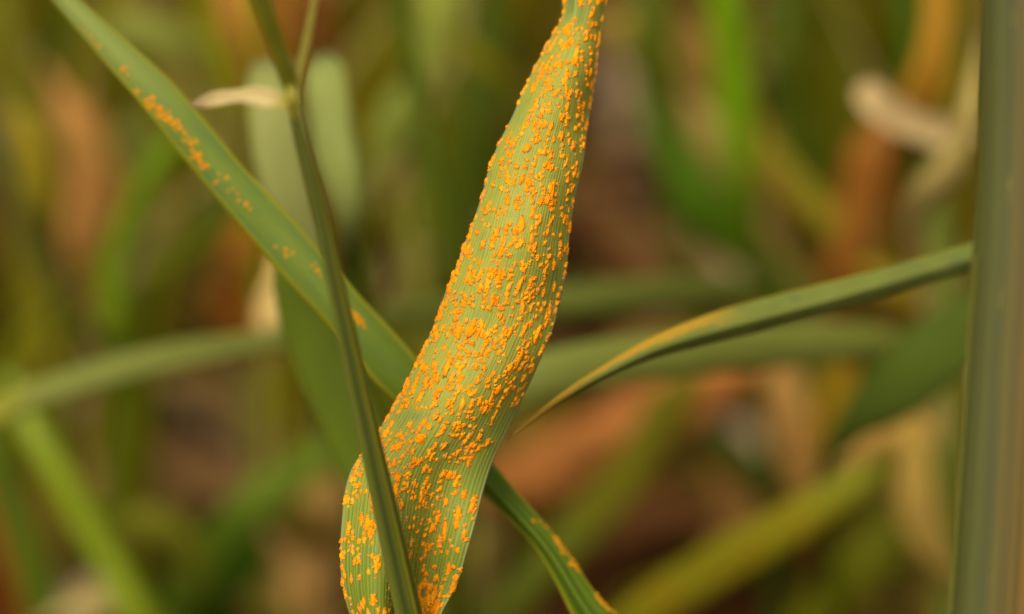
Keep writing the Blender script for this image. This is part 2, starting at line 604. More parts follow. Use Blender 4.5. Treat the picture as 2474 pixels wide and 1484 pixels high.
def scatter_blades(name, label, count, rad, hmin, hmax, wid, cols, near, kind_mat, lie=False, seed=1, inner=0.0, expo=1.0, box=None):
    """ground cover that nobody could count: many short grass blades or dry pieces as one object"""
    rg = np.random.default_rng(seed)
    V, F, U, A = [], [], [], []
    off = 0
    made = 0
    n, m = (7, 3)
    while made < count:
        rr = inner + (rad - inner) * rg.random() ** expo
        an = rg.uniform(0, 2 * np.pi)
        bx, by = rr * math.cos(an), 0.62 + rr * math.sin(an)
        if box:
            bx, by = rg.uniform(box[0], box[1]), rg.uniform(box[2], box[3])
        made += 1
        if not lie and 0.004 < bx < 0.058 and 0.38 < by < 1.0:      # bare strip between two drill rows
            continue
        h = rg.uniform(hmin, hmax)
        if not lie:
            cap = view_cap(by, near)
            if abs(bx) < 0.35 and by < 0.9 or math.hypot(bx, by) < 0.5:
                h = min(h, cap)
            if math.hypot(bx, by) < 0.35:
                h = min(h, 0.08)
            if h < 0.02:
                continue
        dirn = rg.uniform(0, 2 * np.pi)
        lean = rg.uniform(0.1, 0.8)
        d = np.array((math.cos(dirn), math.sin(dirn), 0))
        t = np.linspace(0, 1, n)
        if lie:
            L = h
            C = np.array((bx, by, 0.004)) + d * (t[:, None] - .5) * L
            C[:, 2] += 0.012 * rg.random() + 0.35 * L * rg.random() * np.sin(t * np.pi * rg.uniform(.6, 1.4))
            side = np.cross(d, (0, 0, 1.0)) + np.array((0, 0, rg.uniform(-.7, .7)))
        else:
            C = np.array((bx, by, -0.01)) + d * (lean * h * t[:, None] ** 2) + np.array((0, 0, 1.0)) * (h * (t - 0.28 * lean * t ** 3))[:, None]
            sa = rg.uniform(0, np.pi)
            side = np.array((math.cos(sa), math.sin(sa), 0))
        side = unit(side)
        w = rg.uniform(*wid) * 0.5 * np.clip(1.15 * (1 - t ** 2.2), 0.04, 1)
        nrm = unit(np.cross(np.gradient(C, axis=0), side))
        s = np.array((-1, 0, 1.0))
        X = C[:, None] + side * (s[None, :, None] * w[:, None, None]) + nrm[:, None] * ((np.abs(s) * .35)[None, :, None] * w[:, None, None])
        V.append(X.reshape(-1, 3))
        F.append(grid_faces(n, m, off))
        ci = rg.integers(0, 1000) / 1000.0
        U.append(np.stack([np.broadcast_to((s + 1) / 2, (n, m)), np.broadcast_to(t[:, None] * 8, (n, m))], -1).reshape(-1, 2))
        A.append(np.full(n * m, ci))
        off += n * m
    me = to_mesh(name, np.concatenate(V), np.concatenate(F), kind_mat, np.concatenate(U), np.concatenate(A))
    o = bpy.data.objects.new(name, me)
    link(o)
    tag(o, label, 'grass' if not lie else 'leaf litter', None, 'stuff')
    return o


def cover_mat(name, stops, transl=0.25):
    m = bpy.data.materials.new(name)
    m.use_nodes = True
    nt = m.node_tree
    nt.nodes.clear()
    a = N(nt, 'ShaderNodeAttribute', attribute_name='along').outputs['Fac']
    rp = N(nt, 'ShaderNodeValToRGB')
    rp.color_ramp.interpolation = 'CONSTANT'
    nt.links.new(a, rp.inputs[0])
    el = rp.color_ramp.elements
    while len(el) < len(stops):
        el.new(0.5)
    for rep in range(2):
        for e, (p_, c_) in zip(el, stops):
            e.position = p_
            e.color = c_ + (1,)
    uv = N(nt, 'ShaderNodeUVMap').outputs[0]
    st = noise(nt, uv, 1.0, 3, .6, (0, 0, 0), (9, .7, 1))
    cm = N(nt, 'ShaderNodeCombineColor')
    k = mth(nt, 'MULTIPLY_ADD', st, 0.8, 0.6)
    for i in range(3):
        nt.links.new(k, cm.inputs[i])
    out = mixc(nt, 1.0, rp.outputs[0], cm.outputs[0], 'MULTIPLY')
    b = N(nt, 'ShaderNodeBsdfPrincipled')
    b.inputs['Roughness'].default_value = 0.7
    b.inputs['Specular IOR Level'].default_value = 0.06
    nt.links.new(out, b.inputs['Base Color'])
    t = N(nt, 'ShaderNodeBsdfTranslucent')
    nt.links.new(out, t.inputs['Color'])
    mx = N(nt, 'ShaderNodeMixShader')
    mx.inputs[0].default_value = transl
    nt.links.new(b.outputs[0], mx.inputs[1])
    nt.links.new(t.outputs[0], mx.inputs[2])
    o = N(nt, 'ShaderNodeOutputMaterial')
    nt.links.new(mx.outputs[0], o.inputs['Surface'])
    return m


GRASS_M = cover_mat('undergrowth_green', [(0.0, (0.19, 0.165, 0.001)), (0.3, (0.15, 0.10, 0.001)), (0.5, (0.25, 0.18, 0.002)),
                                          (0.65, (0.13, 0.17, 0.001)), (0.8, (0.23, 0.20, 0.010)), (0.93, (0.30, 0.18, 0.05))], 0.36)
THIN_M = cover_mat('thin_grass', [(0.0, (0.23, 0.20, 0.003)), (0.3, (0.16, 0.18, 0.002)), (0.52, (0.30, 0.24, 0.03)), (0.70, (0.20, 0.145, 0.003)), (0.88, (0.40, 0.28, 0.11))], 0.3)
LITTER_M = cover_mat('dry_litter', [(0.0, (0.11, 0.042, 0.010)), (0.35, (0.20, 0.10, 0.032)), (0.55, (0.07, 0.025, 0.006)),
                                    (0.72, (0.30, 0.165, 0.075)), (0.88, (0.42, 0.28, 0.15))], 0.12)
scatter_blades('undergrowth', 'dim olive undergrowth of short grass over the soil', 2300, 2.4, 0.05, 0.24, (0.004, 0.010), None, 0.64, GRASS_M, False, 3)
scatter_blades('background_grass', 'thin olive grass blades crowding behind the leaves', 300, 1, 0.07, 0.27, (0.0022, 0.0058), None, 0.60, GRASS_M, False, 17, 0.0, 1.0, (-0.24, 0.24, 0.40, 1.0))
scatter_blades('thin_grass', 'fine yellow-olive grass blades leaning in front of the dim undergrowth', 430, 1, 0.06, 0.27, (0.0010, 0.0030), None, 0.475, THIN_M, False, 29, 0.0, 1.0, (-0.19, 0.19, 0.38, 0.70))
scatter_blades('leaf_litter', 'brown dry leaf scraps strewn over the soil', 520, 1.1, 0.02, 0.09, (0.006, 0.018), None, 0.6, LITTER_M, True, 5, 0.0, 1.3)

# ================================================================== THE RUSTED LEAF IN FOCUS
LEFT = [(1452, -330), (1395, -170), (1368, -70), (1361, 0), (1361, 30), (1330, 95), (1300, 150), (1265, 220), (1240, 280), (1205, 350), (1184, 402), (1168, 462),
        (1150, 520), (1125, 585), (1105, 640), (1080, 700), (1058, 765), (1030, 830), (1003, 882), (975, 940), (945, 992),
        (918, 1038), (884, 1085), (850, 1135), (836, 1180), (828, 1250), (823, 1340), (829, 1420), (846, 1484), (880, 1560), (930, 1650), (965, 1740)]
RIGHT = [(1456, -330), (1478, -170), (1474, -70), (1465, 0), (1450, 60), (1440, 150), (1427, 240), (1418, 300), (1405, 400), (1391, 460), (1377, 540),
         (1372, 585), (1368, 640), (1355, 710), (1335, 790), (1310, 852), (1285, 910), (1255, 972), (1220, 1045), (1187, 1118),
         (1165, 1190), (1145, 1270), (1125, 1340), (1104, 1410), (1066, 1484), (1045, 1560), (1035, 1650), (1028, 1740)]


def edge_curve(e, n):
    e3 = [(x, y, 0.0) for x, y in e]
    return catmull(e3, n)[:, :2]


def sstep(x, a, b):
    t = np.clip((x - a) / (b - a), 0, 1)
    return t * t * (3 - 2 * t)


NT, NS = 460, 133
eL, eR = edge_curve(LEFT, NT), edge_curve(RIGHT, NT)
S = np.linspace(0, 1, NS)[None, :]
PXg = eL[:, :1] * (1 - S) + eR[:, :1] * S
PYg = eL[:, 1:] * (1 - S) + eR[:, 1:] * S
row = 0.5 * (eL[:, 1:] + eR[:, 1:])
Dg = 0.3495 + 0.0065 * sstep(row, 420, -50) + 0.0005 * np.sin(row / 140.0)
arcp = 0.0048 * (np.abs(2 * S - 0.92) ** 2.4)                      # the blade is convex: both edges fall back
arcp = arcp * (0.35 + 0.65 * sstep(row, -150, 300))
low = sstep(row, 980, 1420)
fold_ = 0.0050 * np.exp(-((S - 0.70) / 0.20) ** 2) - 0.0032 * np.exp(-((S - 0.30) / 0.22) ** 2)
Dg = Dg + arcp * (1 - 0.55 * low) + low * fold_
Dg = Dg + 0.0035 * sstep(row, 60, -40) * np.exp(-(S / 0.18) ** 2)
Dg = Dg + 0.0005 * np.sin(row / 61.0 + 3.1 * S) * (0.3 + S) + 0.0004 * np.sin(row / 37.0 + 1.0) * sstep(S + 0 * row, 0.7, 1.0)
# raised parallel veins: fine ridges, every fourth one bolder
NV = 36
ph = S * NV * 2 * np.pi + 0.5 * np.sin(row / 170.0)
rid = 0.000009 * np.cos(ph) + 0.000015 * np.exp(-((np.mod(S * NV / 4, 1) - .5) / .09) ** 2)
Dg = Dg - rid
G = ORG + FWD * Dg[..., None] + RGT * ((PXg - IW / 2) * PXM * Dg)[..., None] - UPV * ((PYg - IH / 2) * PXM * Dg)[..., None]
GN = unit(np.cross(np.gradient(G, axis=0), np.gradient(G, axis=1)))
GN *= np.sign((GN * (ORG - G)).sum(-1, keepdims=True))

leaf_base = G[-1, NS // 2].copy()
leaf = empty('rusted_leaf', Vector((leaf_base[0], leaf_base[1], 0.0)),
             'broad yellow-green cereal leaf crusted all over with bright orange rust pustules', 'leaf')


def to_t(y):
    """fraction along the leaf where its middle crosses picture row y"""
    return float(np.interp(y, row[:, 0], np.linspace(0, 1, NT)))


def surf(Gr, Nr, t, s):
    n, m = Gr.shape[:2]
    a, b = t * (n - 1), s * (m - 1)
    i, j = int(min(n - 2, max(0, a))), int(min(m - 2, max(0, b)))
    fa, fb = a - i, b - j
    w = ((1 - fa) * (1 - fb), (1 - fa) * fb, fa * (1 - fb), fa * fb)
    q = ((i, j), (i, j + 1), (i + 1, j), (i + 1, j + 1))
    p = sum(k * Gr[x] for k, x in zip(w, q))
    nn = unit(sum(k * Nr[x] for k, x in zip(w, q)))
    tg = unit(Gr[i + 1, j] - Gr[i, j])
    return p, nn, tg


# ---- where the pustules sit: clusters, short chains along the veins, rings round an older one
MMPX = PXM * 0.35
leaf_w = np.linalg.norm(G[:, -1] - G[:, 0], axis=1)
leaf_l = np.concatenate([[0], np.cumsum(np.linalg.norm(np.diff(G[:, NS // 2], axis=0), axis=1))])
LTOT = leaf_l[-1]


def density(y, s):
    d = 0.88
    if y < 480:
        d *= 0.55 + 0.95 * s
    if y < 60:
        d *= 0.7
    d *= 1.0 + 0.35 * math.exp(-((s - 0.04) / 0.08) ** 2) + 0.3 * math.exp(-((s - .95) / .06) ** 2) * (y < 900)
    if y > 1150:
        d *= 0.95 if s < .5 else 0.85
    if y > 1380 and s < 0.55:
        d *= 0.5
    if 960 < y < 1180 and s > 0.86:
        d *= 0.3
    return d


pust = []      # t, s, class, scale


def try_add(t, s, cls, sc, sep=0.00034):
    if not (0.004 < t < 0.97 and 0.003 < s < 0.992):
        return
    y = np.interp(t, np.linspace(0, 1, NT), row[:, 0])
    if y > 1600:
        return
    pust.append((t, s, cls, sc))


rp = random.Random(11)
y_lo, y_hi = -240, 1560
CELL = 0.00110
t_lo, t_hi = to_t(y_lo), to_t(y_hi)
nrow = int((t_hi - t_lo) * LTOT / CELL)
for a in range(nrow):
    t0 = t_lo + (t_hi - t_lo) * (a + .5) / nrow
    i = min(NT - 1, int(t0 * (NT - 1)))
    wl_ = leaf_w[i]
    y = float(row[i, 0])
    ncol = max(2, int(round(wl_ / CELL)))
    dl = 1.0 / LTOT
    for b in range(ncol):
        t = t0 + rp.uniform(-.62, .62) * CELL * dl
        s = (b + .5 + rp.uniform(-.62, .62)) / ncol
        clump = 0.62 + 0.55 * math.sin(y / 47.0 + 5.0 * s) * math.sin(7.3 * s + y / 83.0)     # thicker and thinner areas
        if rp.random() > density(y, s) * (0.92 + 0.16 * clump):
            continue
        kind = rp.random()
        if kind < 0.52:                                   # single
            try_add(t, s, rp.choice((0, 0, 1, 1, 1, 2)), rp.uniform(.85, 1.3))
        elif kind < 0.84:                                 # short chain along a vein
            for q in range(rp.randint(2, 3)):
                try_add(t + (q - .7) * rp.uniform(.00065, .0010) * dl, s + rp.gauss(0, .00012) / wl_, rp.choice((0, 0, 1)), rp.uniform(.8, 1.15))
        elif kind < 0.96:                                 # huddle
            for q in range(rp.randint(2, 4)):
                try_add(t + rp.gauss(0, .0006) * dl, s + rp.gauss(0, .00055) / wl_, rp.choice((0, 0, 1)), rp.uniform(.75, 1.15))
        else:                                             # ring round an older one
            rad = rp.uniform(.0006, .0009)
            k = rp.randint(6, 9)
            for q in range(k):
                if rp.random() < .2:
                    continue
                an = 2 * math.pi * q / k
                try_add(t + rad * math.sin(an) * 1.15 * dl, s + rad * math.cos(an) / wl_, 0, rp.uniform(.7, 1.0))
# pustules crowding the left edge, seen in profile
for q in range(80):
    y = rp.uniform(20, 1120)
    try_add(to_t(y), abs(rp.gauss(0, .012)) + .004, rp.choice((0, 1, 1)), rp.uniform(.75, 1.1))
for q in range(40):
    y = rp.uniform(-20, 880)
    try_add(to_t(y), 1 - abs(rp.gauss(0, .012)) - .009, rp.choice((0, 1, 1)), rp.uniform(.75, 1.1))
# the heap of spores caught in the fold at the bottom
for q in range(46):
    y = 1492 - abs(rp.gauss(0, 38))
    sc_ = rp.uniform(.8, 1.2)
    try_add(to_t(y), min(.97, .80 + rp.gauss(0, .075) + (1484 - y) * .0006), rp.choice((0, 1, 1)), sc_)

# ---- crumbly pustule shapes
def ico(sub):
    bm = bmesh.new()
    bmesh.ops.create_icosphere(bm, subdivisions=sub, radius=1.0)
    v = np.array([x.co[:] for x in bm.verts])
    f = np.array([[x.index for x in fc.verts] for fc in bm.faces])
    bm.free()
    return v, f


ICO_V, ICO_F = ico(2)
ICO1_V, ICO1_F = ico(1)


def pustule_arrays(cls, rg, lod=1):
    """x across the vein, y along it, z out of the leaf; metres"""
    half = (0.00025, 0.00044, 0.00080)[cls] * rg.uniform(.85, 1.2)
    wid = (0.00022, 0.00024, 0.00025)[cls] * rg.uniform(.85, 1.25)
    V, F = [], []
    bend = rg.uniform(-.6, .6) * wid
    # one crusty body with a torn outline ...
    d = ICO_V.copy()
    k1, k2, k3 = rg.uniform(2.2, 3.4), rg.uniform(5, 7), rg.uniform(10, 13)
    o1, o2, o3 = rg.uniform(0, 6, 3), rg.uniform(0, 6, 3), rg.uniform(0, 6, 3)
    disp = 1 + .26 * np.prod(np.sin(d * k1 + o1) + .25, axis=1) + .26 * np.sin(d @ np.array((1, .8, .6)) * k2 + o2[0]) * np.sin(d @ np.array((-.7, 1, .5)) * k2 + o2[1]) \
        + .22 * np.sin(d @ np.array((.6, -.9, .8)) * k3 + o3[0]) * np.sin(d @ np.array((.9, .7, -.6)) * k3 + o3[1]) + rg.uniform(-.13, .13, len(d))
    d = d * disp[:, None]
    b = d * np.array((wid * 0.98, half * 0.92, .00023 * rg.uniform(.8, 1.2)))
    b[:, 0] += bend * (d[:, 1] ** 2)
    b[:, 2] += .00005
    V.append(b)
    F.append(ICO_F)
    off = len(b)
    # ... and loose crumbs round it
    for g in range(int((8, 12, 18)[cls] * rg.uniform(.7, 1.3))):
        a = rg.uniform(0, 2 * np.pi)
        e = rg.uniform(.6, 1.2)
        r = rg.uniform(.00005, .00013)
        yy = math.sin(a) * e
        c = np.array((math.cos(a) * e * wid * 1.0 + bend * yy * yy, yy * half * .98, r * .3 + rg.uniform(0, .00016)))
        v = ICO1_V * (1 + rg.uniform(-.36, .36, (len(ICO1_V), 1)))
        V.append(v * r + c)
        F.append(ICO1_F + off)
        off += len(v)
    return np.concatenate(V), np.concatenate(F)


prg = np.random.default_rng(23)
PUST = [[pustule_arrays(c, prg) for _ in range(10)] for c in range(3)]
RUST = plain_mat('rust_spores', None, 0.16, 5200.0, 0.95, raw=(0.74, 0.245, 0.0015, 1), bump=0.7, deep=(0.60, 0.155, 0.002, 1), pale=(0.80, 0.36, 0.008, 1))
RUST_DULL = plain_mat('old_rust', None, 0.2, 5200.0, 0.95, raw=(0.50, 0.19, 0.004, 1))
PUST_ME = [[to_mesh('rust_pustule', v, f, RUST, smooth_=True) for v, f in row_] for row_ in PUST]


def pust_matrix(p, nn, tg, sc, spin=0.0, flat=1.0, lng=1.12):
    z = Vector(nn)
    y = Vector(tg - nn * float(np.dot(tg, nn))).normalized()
    x = y.cross(z)
    m = Matrix((x, y, z)).transposed().to_4x4()
    m = m @ Matrix.Rotation(spin, 4, 'Z')
    sc *= 1.05
    return Matrix.Translation(Vector(p)) @ m @ Matrix.Diagonal((sc, sc * lng, sc * flat, 1))


def place_pustules(items, Gr, Nr, parent, limit, lift=0.0, extra_name='fine_rust_pustules', meshes=None, flat=1.0):
    """the largest ones as single parts, the rest joined into one part"""
    items = sorted(items, key=lambda q: -(q[2] * 1.0 + q[3]))
    V, F, off = [], [], 0
    pl = Matrix.Translation(-parent.location)
    for k, (t, s, cls, sc) in enumerate(items):
        p, nn, tg = surf(Gr, Nr, t, s)
        mw = pl @ pust_matrix(p + nn * lift, nn, tg, sc, rp.gauss(0, .12), flat)
        var = rp.randrange(10)
        if k < limit:
            o = bpy.data.objects.new('rust_pustule', (meshes or PUST_ME)[cls][var])
            o.matrix_local = mw
            link(o, parent)
            o.matrix_parent_inverse = Matrix.Identity(4)
        else:
            v, f = PUST[cls][var]
            a = np.array(mw)
            V.append(v @ a[:3, :3].T + a[:3, 3])
            F.append(f + off)
            off += len(v)
    if V:
        me = to_mesh(extra_name, np.concatenate(V), np.concatenate(F), RUST)
        o = bpy.data.objects.new(extra_name, me)
        link(o, parent)
        tag(o, None, None, None, 'stuff')


# in-frame ones first, so that single parts are ones the photograph shows
vis = [q for q in pust if -5 < np.interp(q[0], np.linspace(0, 1, NT), row[:, 0]) < 1490]
hid = [(t, s, c, sc - 5) for (t, s, c, sc) in pust if not (-5 < np.interp(t, np.linspace(0, 1, NT), row[:, 0]) < 1490)]
place_pustules(vis, G, GN, leaf, 300)
place_pustules([(t, s, c, sc + 5) for t, s, c, sc in hid], G, GN, leaf, 0)
print('pustules', len(vis), len(hid))

# ---- blade mesh with the yellowing round the pustules stored per vertex
chl = np.zeros((NT, NS))
tt = np.linspace(0, 1, NT)[:, None]
for (t, s, c, sc) in pust:
    i, j = int(t * (NT - 1)), int(s * (NS - 1))
    i0, i1, j0, j1 = max(0, i - 9), min(NT, i + 10), max(0, j - 14), min(NS, j + 15)
    di = (np.arange(i0, i1) - i)[:, None] * (LTOT / NT)
    dj = (np.arange(j0, j1) - j)[None, :] * (leaf_w[i] / NS)
    chl[i0:i1, j0:j1] += 0.75 * np.exp(-(di ** 2 + dj ** 2) / (2 * 0.00052 ** 2))
chl = np.clip(chl, 0, 1)
LEAF_M = leaf_mat('rusted_leaf_blade', (152, 156, 74), patch=(92, 114, 62), patch_at=(.46, .66), margin=(176, 176, 100), margin_w=0.03,
                  veins=NV, vein=0.46, rough=0.5, transl=0.16, chlor=(190, 166, 66),
                  end=(100, 120, 22), end_at=(.58, .86), spec=.18)
me = ribbon_mesh('leaf_blade', G, GN, leaf_w * 0.5, LEAF_M, 0.00026)
att = me.attributes.new('chlorosis', 'FLOAT', 'POINT')
att.data.foreach_set('value', np.tile(chl.ravel(), 2).astype(np.float32) * 0.70)
center(me, leaf.location)
link(bpy.data.objects.new('leaf_blade', me), leaf)

# ---- loose spore dust and the pale torn skin beside opened pustules
def spore_dust():
    V, F, off = [], [], 0
    pl = np.array(leaf.location)
    rg = random.Random(5)
    for q in range(2600):
        if rg.random() < .35:
            y = rg.uniform(1200, 1500)
            s = min(.98, max(.03, rg.gauss(.62, .2)))
            t = to_t(y)
        else:
            b_ = rg.choice(pust)
            t, s = b_[0] + rg.gauss(0, .0022) / LTOT, b_[1] + rg.gauss(0, .07)
        if not (0.01 < t < .97 and .02 < s < .98):
            continue
        p, nn, tg = surf(G, GN, t, s)
        r = rg.uniform(.00002, .00007)
        V.append(ICO1_V * r + p + nn * 0.00013 + nn * r * .5 - pl)
        F.append(ICO1_F + off)
        off += len(ICO1_V)
    me = to_mesh('spore_dust', np.concatenate(V), np.concatenate(F), RUST)
    o = bpy.data.objects.new('spore_dust', me)
    link(o, leaf)
    tag(o, None, None, None, 'stuff')


spore_dust()


def torn_skin():
    V, F, off = [], [], 0
    pl = np.array(leaf.location)
    rg = random.Random(8)
    for (t, s, c, sc) in pust:
        if rg.random() > .42:
            continue
        p, nn, tg = surf(G, GN, t, s)
        x = unit(np.cross(tg, nn))
        sd_ = rg.choice((-1, 1))
        L = (0.00022, .0004, .0007)[c] * rg.uniform(.7, 1.1)
        k = 6
        pts = []
        for a in np.linspace(-1, 1, k):
            w = .00009 * (1 - a * a) + .000012
            b0 = p + tg * a * L + x * sd_ * .00026 * sc + nn * .00014
            pts.append(b0)
            pts.append(b0 + x * sd_ * -w * .5 + nn * w * 1.5)
            pts.append(b0 + x * sd_ * w + nn * w * .3)
        V.append(np.array(pts) - pl)
        for a in range(k - 1):
            o = off + a * 3
            F += [[o, o + 3, o + 4, o + 1], [o + 1, o + 4, o + 5, o + 2], [o, o + 2, o + 5, o + 3]]
        off += k * 3
    me = to_mesh('torn_epidermis', np.concatenate(V), np.array(F), plain_mat('torn_epidermis', (222, 176, 118), .15, 2500, .6))
    o = bpy.data.objects.new('torn_epidermis', me)
    link(o, leaf)
    tag(o, None, None, None, 'stuff')


torn_skin()
# the sheath that carries the leaf, below the picture
b0 = G[-1, NS // 2]
tube('leaf_sheath', [list(G[-14, NS // 2] + np.array((0, .0012, 0))) + [.0018], list(b0 + np.array((0, 0.001, -.006))) + [.0024], list(b0 + np.array((.004, .012, -.06))) + [.0026],
                     [b0[0] + .006, b0[1] + .02, -0.005, .0028]],
     stem_mat('leaf_sheath', [(0, (110, 125, 50)), (.5, (130, 140, 62)), (1, (110, 125, 50))]), leaf, 20, 24)

# ================================================================== THE OTHER PLANTS AROUND IT
# ---- second rusted leaf, slanting behind
L2_UP = [(-60, -260), (60, -120), (185, -8), (300, 95), (430, 215), (520, 320), (600, 418), (680, 500), (760, 590), (822, 660), (882, 730), (950, 802), (1010, 872), (1100, 990), (1190, 1118),
         (1245, 1185), (1312, 1262), (1382, 1352), (1450, 1448), (1492, 1490), (1560, 1570)]
L2_LO = [(-90, -240), (20, -120), (116, -8), (200, 90), (300, 205), (372, 292), (450, 390), (540, 498), (620, 590), (700, 684), (770, 758), (845, 845), (902, 918), (965, 975), (1060, 1070), (1165, 1190),
         (1228, 1252), (1284, 1312), (1338, 1398), (1384, 1490), (1440, 1570)]
n2, m2 = 150, 25
a_, b_ = edge_curve(L2_UP, n2), edge_curve(L2_LO, n2)
S2 = np.linspace(0, 1, m2)[None, :]
PX2 = a_[:, :1] * (1 - S2) + b_[:, :1] * S2
PY2 = a_[:, 1:] * (1 - S2) + b_[:, 1:] * S2
r2 = 0.5 * (a_[:, 1:] + b_[:, 1:])
D2 = 0.3675 + 0.004 * sstep(r2, 300, -100) + 0.0005 * sstep(r2, 700, 1000) - 0.004 * sstep(r2, 1150, 1500)
D2 = D2 + 0.0011 * np.abs(2 * S2 - 1) ** 2 - 0.0014 * np.exp(-((S2 - .62) / .12) ** 2) * sstep(r2, 1050, 1250)
G2 = ORG + FWD * D2[..., None] + RGT * ((PX2 - IW / 2) * PXM * D2)[..., None] - UPV * ((PY2 - IH / 2) * PXM * D2)[..., None]
N2g = unit(np.cross(np.gradient(G2, axis=0), np.gradient(G2, axis=1)))
N2g *= np.sign((N2g * (ORG - G2)).sum(-1, keepdims=True))
leaf2 = empty('slanting_leaf', Vector((G2[-1, 12][0] + .02, G2[-1, 12][1] + .01, 0)),
              'blue-green cereal leaf slanting behind the rusted one, a broken orange rust streak along it', 'leaf')
me = ribbon_mesh('leaf_blade', G2, N2g, np.linalg.norm(G2[:, -1] - G2[:, 0], axis=1) * .5,
                 leaf_mat('slanting_leaf', (120, 133, 56), patch=(104, 126, 62), patch_at=(.44, .64), margin=(170, 160, 50), margin_w=.11, veins=9, vein=.16,
                          end=(88, 108, 22), end_at=(.48, .75), start=(150, 154, 80), start_at=(.14, .36), transl=.18), .00024)
center(me, leaf2.location)
link(bpy.data.objects.new('leaf_blade', me), leaf2)
ra = G2[-1, 12]
rows_ = [list(G2[-6, 12]) + [.0022], list(ra) + [.0020], list(ra + np.array((.010, .004, -.03))) + [.0016], [leaf2.location[0], leaf2.location[1], -.004, .0018]]
tube('leaf_sheath', rows_, stem_mat('slanting_leaf_sheath', [(0, (100, 120, 45)), (1, (100, 120, 45))]), leaf2, 16, 20)


def l2_ts(x, y):
    d = (PX2 - x) ** 2 + (PY2 - y) ** 2
    i, j = np.unravel_index(np.argmin(d), d.shape)
    return i / (n2 - 1), j / (m2 - 1)


p2 = []
for (x0, y0, x1, y1, k, spread, c) in ((330, 210, 350, 222, 3, 6, 1), (352, 236, 442, 318, 46, 6, 1), (455, 335, 492, 400, 30, 6, 1), (495, 400, 565, 460, 10, 9, 0), (575, 485, 610, 512, 6, 5, 0),
                                       (285, 165, 312, 185, 5, 6, 0), (205, 75, 255, 122, 5, 7, 0), (845, 748, 882, 792, 20, 4, 1), (750, 640, 768, 664, 6, 5, 0), (672, 590, 705, 618, 5, 5, 0),
                                       (1330, 1290, 1408, 1390, 26, 4, 1), (1440, 1430, 1478, 1480, 14, 5, 1), (1290, 1250, 1320, 1275, 4, 3, 0)):
    for q in range(k):
        f = rp.random()
        t, s = l2_ts(x0 + (x1 - x0) * f + rp.gauss(0, spread), y0 + (y1 - y0) * f + rp.gauss(0, spread))
        p2.append((t, s, c if rp.random() < .6 else 0, rp.uniform(.5, .9)))
DULL_ME = [[to_mesh('rust_pustule', v, f, RUST_DULL) for v, f in row_] for row_ in PUST]
place_pustules(p2, G2, N2g, leaf2, 400, 0.00006, meshes=DULL_ME, flat=.65)

# ---- slim flowering stem crossing in front, with its node and dry bract
stem_rows = px_path([(708, 246, 22, 0.3235), (712, 275, 24, 0.3240), (725, 330, 28, 0.3251), (750, 420, 34, 0.3267), (781, 540, 39, 0.3290), (801, 640, 43, 0.3308), (823, 740, 46, 0.3327),
                     (853, 880, 50, 0.3353), (888, 1040, 54, 0.3382), (922, 1190, 58, 0.3410), (957, 1350, 62, 0.3440), (988, 1490, 66, 0.3466), (1004, 1570, 68, 0.3481), (1030, 1750, 70, 0.3499)])
st = empty('flower_stem', Vector((P(1050, 1900, .36)[0], P(1050, 1900, .36)[1] + .03, 0)),
           'slim green grooved stem crossing in front of the rusted leaf', 'stem')
end = [st.location[0], st.location[1], -.004, .0014]
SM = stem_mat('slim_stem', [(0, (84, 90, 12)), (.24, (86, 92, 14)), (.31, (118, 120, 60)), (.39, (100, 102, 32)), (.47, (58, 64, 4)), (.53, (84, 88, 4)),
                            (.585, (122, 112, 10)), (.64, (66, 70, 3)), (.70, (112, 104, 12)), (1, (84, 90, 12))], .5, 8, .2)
tube('culm', stem_rows + [end], SM, st, 40, 110, ((96, .16, 9), (62, .10, 7), (128, .05, 8)))
tube('node', px_path([(700, 200, 10, 0.3233), (704, 222, 30, 0.3230), (708, 240, 34, 0.3230), (710, 262, 26, 0.3235), (712, 285, 12, 0.3237)]),
     stem_mat('stem_node', [(0, (130, 118, 30)), (.5, (150, 134, 44)), (1, (130, 118, 30))]), st, 20, 20)
blade('stem_branch', [(708, 232, 26, 0.3235), (690, 175, 34, 0.3225), (664, 100, 40, 0.3215), (640, 30, 44, 0.3205), (606, -90, 44, 0.3195), (590, -200, 30, 0.3195), (585, -280, 3, 0.3195)],
      leaf_mat('stem_branch', (98, 92, 14), margin=(140, 130, 12), margin_w=.2, veins=4), None, root=False, parent=st, fold=.5, cup=.2)
blade('stem_branch', [(712, 230, 14, 0.3235), (722, 180, 22, 0.3240), (738, 110, 20, 0.3245), (756, 20, 16, 0.3250), (790, -140, 12, 0.3265), (800, -220, 3, 0.3265)],
      leaf_mat('stem_branch_pale', (150, 132, 62), veins=3), None, root=False, parent=st, fold=.4)
blade('husk', [(688, 128, 6, 0.3250), (692, 150, 40, 0.3245), (698, 190, 44, 0.3240), (706, 225, 16, 0.3235)],
      leaf_mat('husk', (166, 150, 82), veins=4), None, root=False, parent=st, fold=.4, n=20)
bract = blade('dry_bract', [(458, 256, 4, .3325), (484, 248, 24, .331), (524, 240, 36, .3285), (566, 233, 32, .3265), (612, 231, 44, .325), (655, 239, 42, .324), (690, 246, 32, .3235), (708, 246, 16, .3231)],
              leaf_mat('dry_bract', (232, 200, 134), start=(190, 156, 106), start_at=(.1, .4), end=(176, 156, 60), end_at=(.8, .95), veins=5, transl=.3), None,
              root=False, parent=st, cup=-.25, tilt=-14, n=50, crinkle=.16, ragged=.05)

